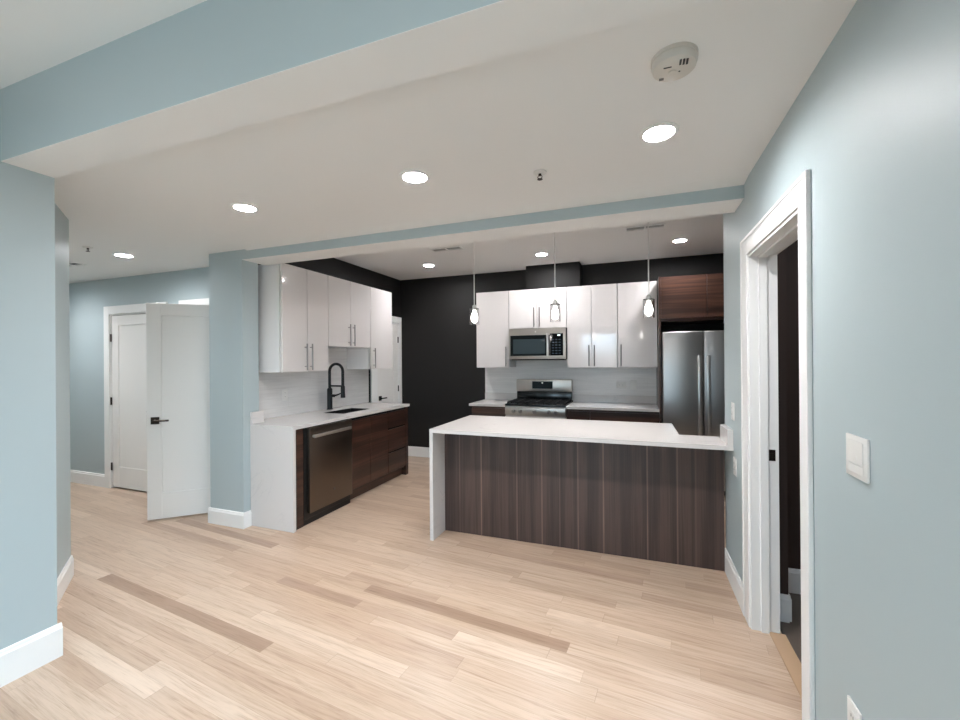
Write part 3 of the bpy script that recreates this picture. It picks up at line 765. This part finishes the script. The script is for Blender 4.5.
# refrigerator and its surround
fx0, fx1, fy0 = 0.292, 1.090, 5.0
rf = thing('refrigerator', 'stainless double door refrigerator behind the peninsula', 'refrigerator', ((fx0 + fx1) / 2, 5.35, 0))
b = BM(); box(b, fx0, fx1, fy0 + .055, YK - .03, .02, 1.765, .004, 1); obj('body', b, mat('fridge_grey_side', rgb(70, 70, 72), .45), rf)
xm = (fx0 + fx1) / 2
for x0, x1, hx_ in ((fx0 + .001, xm - .003, xm - .042), (xm + .003, fx1 - .001, xm + .042)):
    b = BM(); box(b, x0, x1, fy0, fy0 + .053, .625, 1.772, .010, 3); dr_ = obj('door', b, M_steelv, rf)
    b = BM(); box(b, hx_ - .018, hx_ + .018, fy0 - .058, fy0 - .040, .660, 1.510, .006)
    for z in (.70, 1.47): box(b, hx_ - .010, hx_ + .010, fy0 - .042, fy0 + .001, z - .02, z + .02, .003, 1)
    obj('handle', b, M_chrome, dr_)
b = BM(); box(b, fx0 + .001, fx1 - .001, fy0, fy0 + .053, .08, .618, .010, 3); fz_ = obj('freezer_drawer', b, M_steelv, rf)
b = BM(); box(b, fx0 + .08, fx1 - .08, fy0 - .058, fy0 - .040, .545, .570, .006)
for u in (fx0 + .12, fx1 - .12): box(b, u - .02, u + .02, fy0 - .042, fy0 + .001, .548, .567, .003, 1)
obj('handle', b, M_chrome, fz_)
tp = obj('side_panel', box(BM(), .2625, .2825, 5.10, YK - .001, 0, 2.402), M_walnut)
tag(tp, 'tall dark walnut panel between white cabinets and refrigerator', 'panel')
fc = thing('wall_cabinet', 'dark walnut cabinet above the refrigerator', 'cabinet', (.745, 5.4, 1.9))
FF = Frame('B', 5.14)
b = BM(); FF.box(b, .285, 1.215, .021, YK - 5.14 - .002, 1.90, 2.402); obj('body', b, M_walnut, fc)
for u0, u1 in ((.287, .747), (.751, 1.213)):
    b = BM(); FF.box(b, u0, u1, 0, .019, 1.935, 2.400, .0012, 1); obj('door', b, M_walnut, fc)
b = BM(); FF.box(b, .285, 1.215, .010, .020, 1.90, 1.933); obj('finger_rail', b, M_walnut, fc)
tag(obj('side_panel', box(BM(), 1.218, 1.24, 5.10, YK - .001, 0, 2.402), M_walnut), 'dark panel on the far side of the refrigerator', 'panel')

# ================================================================= PENINSULA
XI0, XI1, YI0, YP = -1.585, XR - .001, 3.071, 3.297
pc = thing('countertop', 'long white quartz peninsula top with waterfall leg', 'countertop', (-.5, 3.5, .884), 'white quartz countertops')
b = BM(); prism(b, [(XI0, YI0), (XI1, YI0), (XI1, 3.415), (.306, 3.415), (.302, 3.985), (XI0, 3.985)], .884, .914); obj('slab', b, M_quartz, pc)
b = BM(); box(b, XI0, XI0 + .030, YI0, 3.984, 0, .8838, .0008, 1); obj('waterfall_leg', b, M_quartz, pc)
b = BM(); box(b, XI1 - .034, XI1, YI0 + .0, 3.315, .9142, 1.018, .001, 1); obj('upstand', b, M_quartz, pc)
pe = thing('peninsula_base', 'grey-brown wood panelled peninsula base under white quartz', 'cabinet', (-.5, 3.6, 0))
b = BM(); box(b, XI0 + .0315, .5765, YP, YP + .02, .002, .8830); obj('front_panel', b, M_island, pe)
b = BM(); box(b, XI0 + .0315, .295, YP + .0205, 3.95, .0, .8830); obj('body', b, M_walnut, pe)

# ================================================================= PENDANTS
pd = thing('pendant_lamp', 'left pendant lamp with clear glass shade, above the waterfall end', 'pendant lamp', (-1.357, 3.53, ZK - .001), 'glass pendant lamps over the peninsula')
PX, PY = -1.357, 3.53
b = BM(); lathe(b, [(0, 0), (.055, 0), (.055, -.018), (.012, -.026), (0, -.026)], (PX, PY, ZK - .001)); obj('canopy', b, M_chrome, pd)
b = BM(); cyl(b, (PX, PY, 1.975), .0045, ZK - .028 - 1.975, 'z', 8); obj('cord', b, M_plate, pd)
b = BM(); lathe(b, [(0, .05), (.008, .05), (.017, .042), (.020, .02), (.020, 0), (0, 0)], (PX, PY, 1.930)); obj('socket_cap', b, M_chrome, pd)
b = BM(); lathe(b, [(.019, .146), (.040, .146), (.043, .142), (.043, 0), (.0405, 0), (.0405, .140), (.019, .1435)], (PX, PY, 1.800)); obj('glass_shade', b, M_glass, pd)
b = BM(); lathe(b, [(0, -.115), (.014, -.111), (.027, -.094), (.031, -.070), (.027, -.042), (.015, -.016), (.011, -.001), (0, -.001)], (PX, PY, 1.930), 20); obj('bulb', b, M_bulb, pd)
copy_thing(pd, (-.625, 3.53, ZK - .001), 'middle pendant lamp with clear glass shade, in front of the microwave cabinet')
copy_thing(pd, (.109, 3.53, ZK - .001), 'right pendant lamp with clear glass shade, in front of the refrigerator panel')

# ================================================================= CEILING FITTINGS
def downlight(x, y, z, label, group):
    t = thing('recessed_light', label, 'ceiling light', (x, y, z), group)
    b = BM(); lathe(b, [(.064, -.0005), (.082, -.0005), (.082, -.004), (.066, -.009), (.063, -.006), (.063, -.0005)], (x, y, z), 32); obj('trim_ring', b, M_trim, t)
    b = BM(); bmesh.ops.create_circle(b, cap_ends=True, segments=24, radius=.062, matrix=Matrix.Translation((x, y, z - .004)) @ Matrix.Rotation(math.pi, 4, 'X')); obj('lens', b, M_lens, t)
    return t
GM, GK = 'recessed lights in the middle ceiling', 'recessed lights in the kitchen ceiling'
l0 = downlight(.109, 2.0, ZM, 'recessed light nearest the smoke detector', GM)
for x, y, z, lb, g in [(-1.108, 2.0, ZM, 'recessed light straight in front of the kitchen header middle', GM), (-2.349, 2.0, ZM, 'recessed light in front of the blue pillar', GM),
                       (-4.421, 2.479, ZM, 'small recessed light over the hallway doors', GM),
                       (-2.545, 4.95, ZK, 'kitchen recessed light near the black left corner', GK), (-1.033, 4.94, ZK, 'kitchen recessed light in front of the black duct', GK),
                       (.464, 4.92, ZK, 'kitchen recessed light above the refrigerator', GK),
                       (-6.25, 2.46, ZM, 'recessed light deep in the hallway', GM),
                       (1.45, 2.2, 2.55, 'recessed light of the room behind the right doorway', 'recessed lights in the side room'),
                       (-2.0, .20, ZK, 'recessed light of the front ceiling near the left wall', 'recessed lights in the front ceiling'), (-.45, .20, ZK, 'recessed light of the front ceiling above the camera', 'recessed lights in the front ceiling'),
                       (-2.0, -1.5, ZK, 'unseen recessed light added behind the camera near the left wall as fill', 'recessed lights in the front ceiling'), (-.45, -1.5, ZK, 'unseen recessed light added behind the camera to brighten the right wall', 'recessed lights in the front ceiling')]:  # the rear front-ceiling pair is added, unseen, to brighten the right wall
    r = copy_thing(l0, (x, y, z), lb); r['group'] = g
    if x > 1:
        for ch in r.children:
            if ch.name.startswith('lens'):
                ch.data = ch.data.copy(); ch.data.materials[0] = M_lens_half
    elif y < 1:                                            # the front room's lights are dimmed
        for ch in r.children:
            if ch.name.startswith('lens'):
                ch.data = ch.data.copy(); ch.data.materials[0] = M_lens_dim
    elif y > 4:                                          # wider beam in the kitchen
        for ch in r.children:
            if ch.name.startswith('lens'):
                ch.data = ch.data.copy(); ch.data.materials[0] = M_lens_wide

sd = thing('smoke_detector', 'round white smoke detector on the middle ceiling', 'smoke detector', (.131, 1.525, ZM))
X, Y = .131, 1.525
b = BM(); lathe(b, [(0, 0), (.072, 0), (.072, -.012), (0, -.012)], (X, Y, ZM - .0005), 40); obj('mounting_base', b, M_detector, sd)
b = BM(); lathe(b, [(0, -.0122), (.069, -.0122), (.070, -.024), (.066, -.036), (.052, -.044), (0, -.046)], (X, Y, ZM - .0005), 40); cv = obj('cover', b, M_detector, sd)
zc_ = ZM - .0465
b = BM()
for k in range(3): box(b, X + .012 + k * .010, X + .0185 + k * .010, Y - .052 + k * .002, Y - .027 + k * .002, zc_ + .001, zc_ + .0042)
obj('sounder_slots', b, M_blackpl, cv)
b = BM(); cyl(b, (X - .005, Y - .0, zc_ - .003), .013, .004, 'z', 20); obj('test_button', b, M_detector, cv)
b = BM(); cyl(b, (X + .016, Y + .003, zc_ - .0005), .003, .002, 'z', 12); obj('indicator', b, M_blackpl, cv)
b = BM(); box(b, X - .034, X - .010, Y - .030, Y - .026, zc_ + .0, zc_ + .0025); obj('sensor_slit', b, M_blackpl, cv)
b = BM(); box(b, X - .045, X - .030, Y + .022, Y + .035, zc_ + .001, zc_ + .004); obj('emblem', b, M_greypl, cv)

def sprinkler(x, y, z, label):
    t = thing('sprinkler', label, 'sprinkler', (x, y, z), 'ceiling sprinklers')
    b = BM(); lathe(b, [(0, 0), (.036, 0), (.034, -.006), (.016, -.010), (0, -.010)], (x, y, z - .0005), 24); obj('escutcheon', b, M_plate, t)
    b = BM(); cyl(b, (x, y, z - .020), .008, .010, 'z', 12)
    for s in (-1, 1): tube(b, [(x + s * .009, y, z - .02), (x + s * .012, y, z - .028), (x + s * .003, y, z - .038)], .0022, 8)
    obj('frame', b, M_bronze, t)
    b = BM(); cyl(b, (x, y, z - .040), .014, .002, 'z', 16); obj('deflector', b, M_bronze, t)
sprinkler(-.464, 2.194, ZM, 'small chrome sprinkler on the ceiling before the kitchen header')
sprinkler(-4.396, 2.195, ZM, 'small dark sprinkler on the hallway ceiling')

def vent(x0, x1, y0, y1, z, label, n=7):
    t = thing('ceiling_vent', label, 'vent', ((x0 + x1) / 2, (y0 + y1) / 2, z), 'ceiling air vents')
    b = BM(); box(b, x0, x1, y0, y0 + .014, z - .008, z - .0005); box(b, x0, x1, y1 - .014, y1, z - .008, z - .0005); box(b, x0, x0 + .014, y0 + .014, y1 - .014, z - .008, z - .0005); box(b, x1 - .014, x1, y0 + .014, y1 - .014, z - .008, z - .0005)
    obj('frame', b, M_trim, t)
    b = BM(); box(b, x0 + .014, x1 - .014, y0 + .014, y1 - .014, z - .0015, z - .0006); obj('duct_opening', b, M_blackpl, t)
    b = BM()
    for k in range(n):
        y = y0 + .03 + (y1 - y0 - .06) * k / (n - 1); box(b, x0 + .014, x1 - .014, y - .001, y + .001, z - .006, z - .002)
    xm_ = (x0 + x1) / 2; box(b, xm_ - .006, xm_ + .006, y0 + .014, y1 - .014, z - .010, z - .002)
    obj('louver', b, M_trim, t)
vent(-2.17, -1.80, 4.24, 4.36, ZK, 'white ceiling vent above the left pendant lamp', 3)
vent(-.075, .285, 4.24, 4.36, ZK, 'white ceiling vent above the right pendant lamp', 3)
vent(-5.48, -5.17, 2.45, 2.57, ZM, 'ceiling vent in the hallway beside the near left wall', 2)

# ================================================================= SWITCHES AND OUTLETS
def plate_x(x, y, z, w_, h_, label, kind, side=-1, group='white wall plates'):
    """wall plate on a wall facing -x (side=-1) or +x"""
    nm, cat = ('light_switch', 'switch') if kind == 's' else ('power_outlet', 'outlet')
    t = thing(nm, label, cat, (x, y, z), group)
    s = side
    b = BM(); box(b, x + s * .0005, x + s * .007, y - w_ / 2, y + w_ / 2, z - h_ / 2, z + h_ / 2, .002, 2); obj('plate', b, M_plate, t)
    n = 1
    if w_ > .1:
        b = BM(); box(b, x + s * .0072, x + s * .0095, y - .042, y + .042, z - .018, z + .046, .001, 1); obj('paddle', b, M_plate, t)
        b = BM(); box(b, x + s * .0072, x + s * .0088, y - .042, y + .042, z - .046, z - .021, .0008, 1); obj('lower_panel', b, M_plate, t)
        b = BM(); box(b, x + s * .0096, x + s * .0108, y - .004, y + .004, z - .010, z + .006, .0005, 1); obj('slider', b, M_plate, t)
        return t
    for k in range(n):
        yc = y + (k - (n - 1) / 2) * .046
        if kind == 's':
            b = BM(); box(b, x + s * .0072, x + s * .0115, yc - .0165, yc + .0165, z - .033, z + .033, .0012, 1); obj('rocker', b, M_plate, t)
        else:
            for dz in (-.02, .02):
                b = BM(); cyl(b, (x + (s * .0072 if s > 0 else -.0092), yc, z + dz), .0165, .002, 'x', 18); so = obj('socket', b, M_plate, t)
                b = BM()
                for dy in (-.006, .006): box(b, x + s * .0093, x + s * .0098, yc + dy - .001, yc + dy + .001, z + dz - .002, z + dz + .007)
                obj('slot', b, M_greypl, so)
    return t
plate_x(XR, 1.474, 1.194, .122, .119, 'large white light switch beside the right doorway', 's')
plate_x(XR, 1.503, .415, .075, .118, 'white outlet low on the near right wall', 'o')
plate_x(XR, 3.065, 1.138, .075, .112, 'white outlet above the peninsula upstand', 'o')
plate_x(XR, 3.015, .797, .075, .112, 'white outlet below the peninsula top', 'o')
plate_x(XK + .0092, 3.376, 1.13, .075, .118, 'white outlet on the tile under the double door cabinet', 'o', 1)
def plate_back(x, z, w_, h_, label, kind):
    nm, cat = ('light_switch', 'switch') if kind == 's' else ('power_outlet', 'outlet')
    y = YK - .0092
    t = thing(nm, label, cat, (x, y, z), 'white wall plates')
    b = BM(); box(b, x - w_ / 2, x + w_ / 2, y - .007, y - .0003, z - h_ / 2, z + h_ / 2, .002, 2); obj('plate', b, M_plate, t)
    if kind == 's':
        b = BM(); box(b, x - .0165, x + .0165, y - .0115, y - .0072, z - .033, z + .033, .0012, 1); obj('rocker', b, M_plate, t)
    else:
        for dx in (-.02, .02):
            b = BM(); cyl(b, (x + dx, y - .0092, z), .0165, .002, 'y', 18); so = obj('socket', b, M_plate, t)
            b = BM()
            for dz in (-.006, .006): box(b, x + dx - .002, x + dx + .007, y - .0098, y - .0093, z + dz - .001, z + dz + .001)
            obj('slot', b, M_greypl, so)
plate_back(-.165, 1.145, .118, .075, 'wide white outlet on the back tile right of the range', 'o')
plate_back(-.015, 1.145, .075, .118, 'white switch on the back tile near the refrigerator panel', 's')
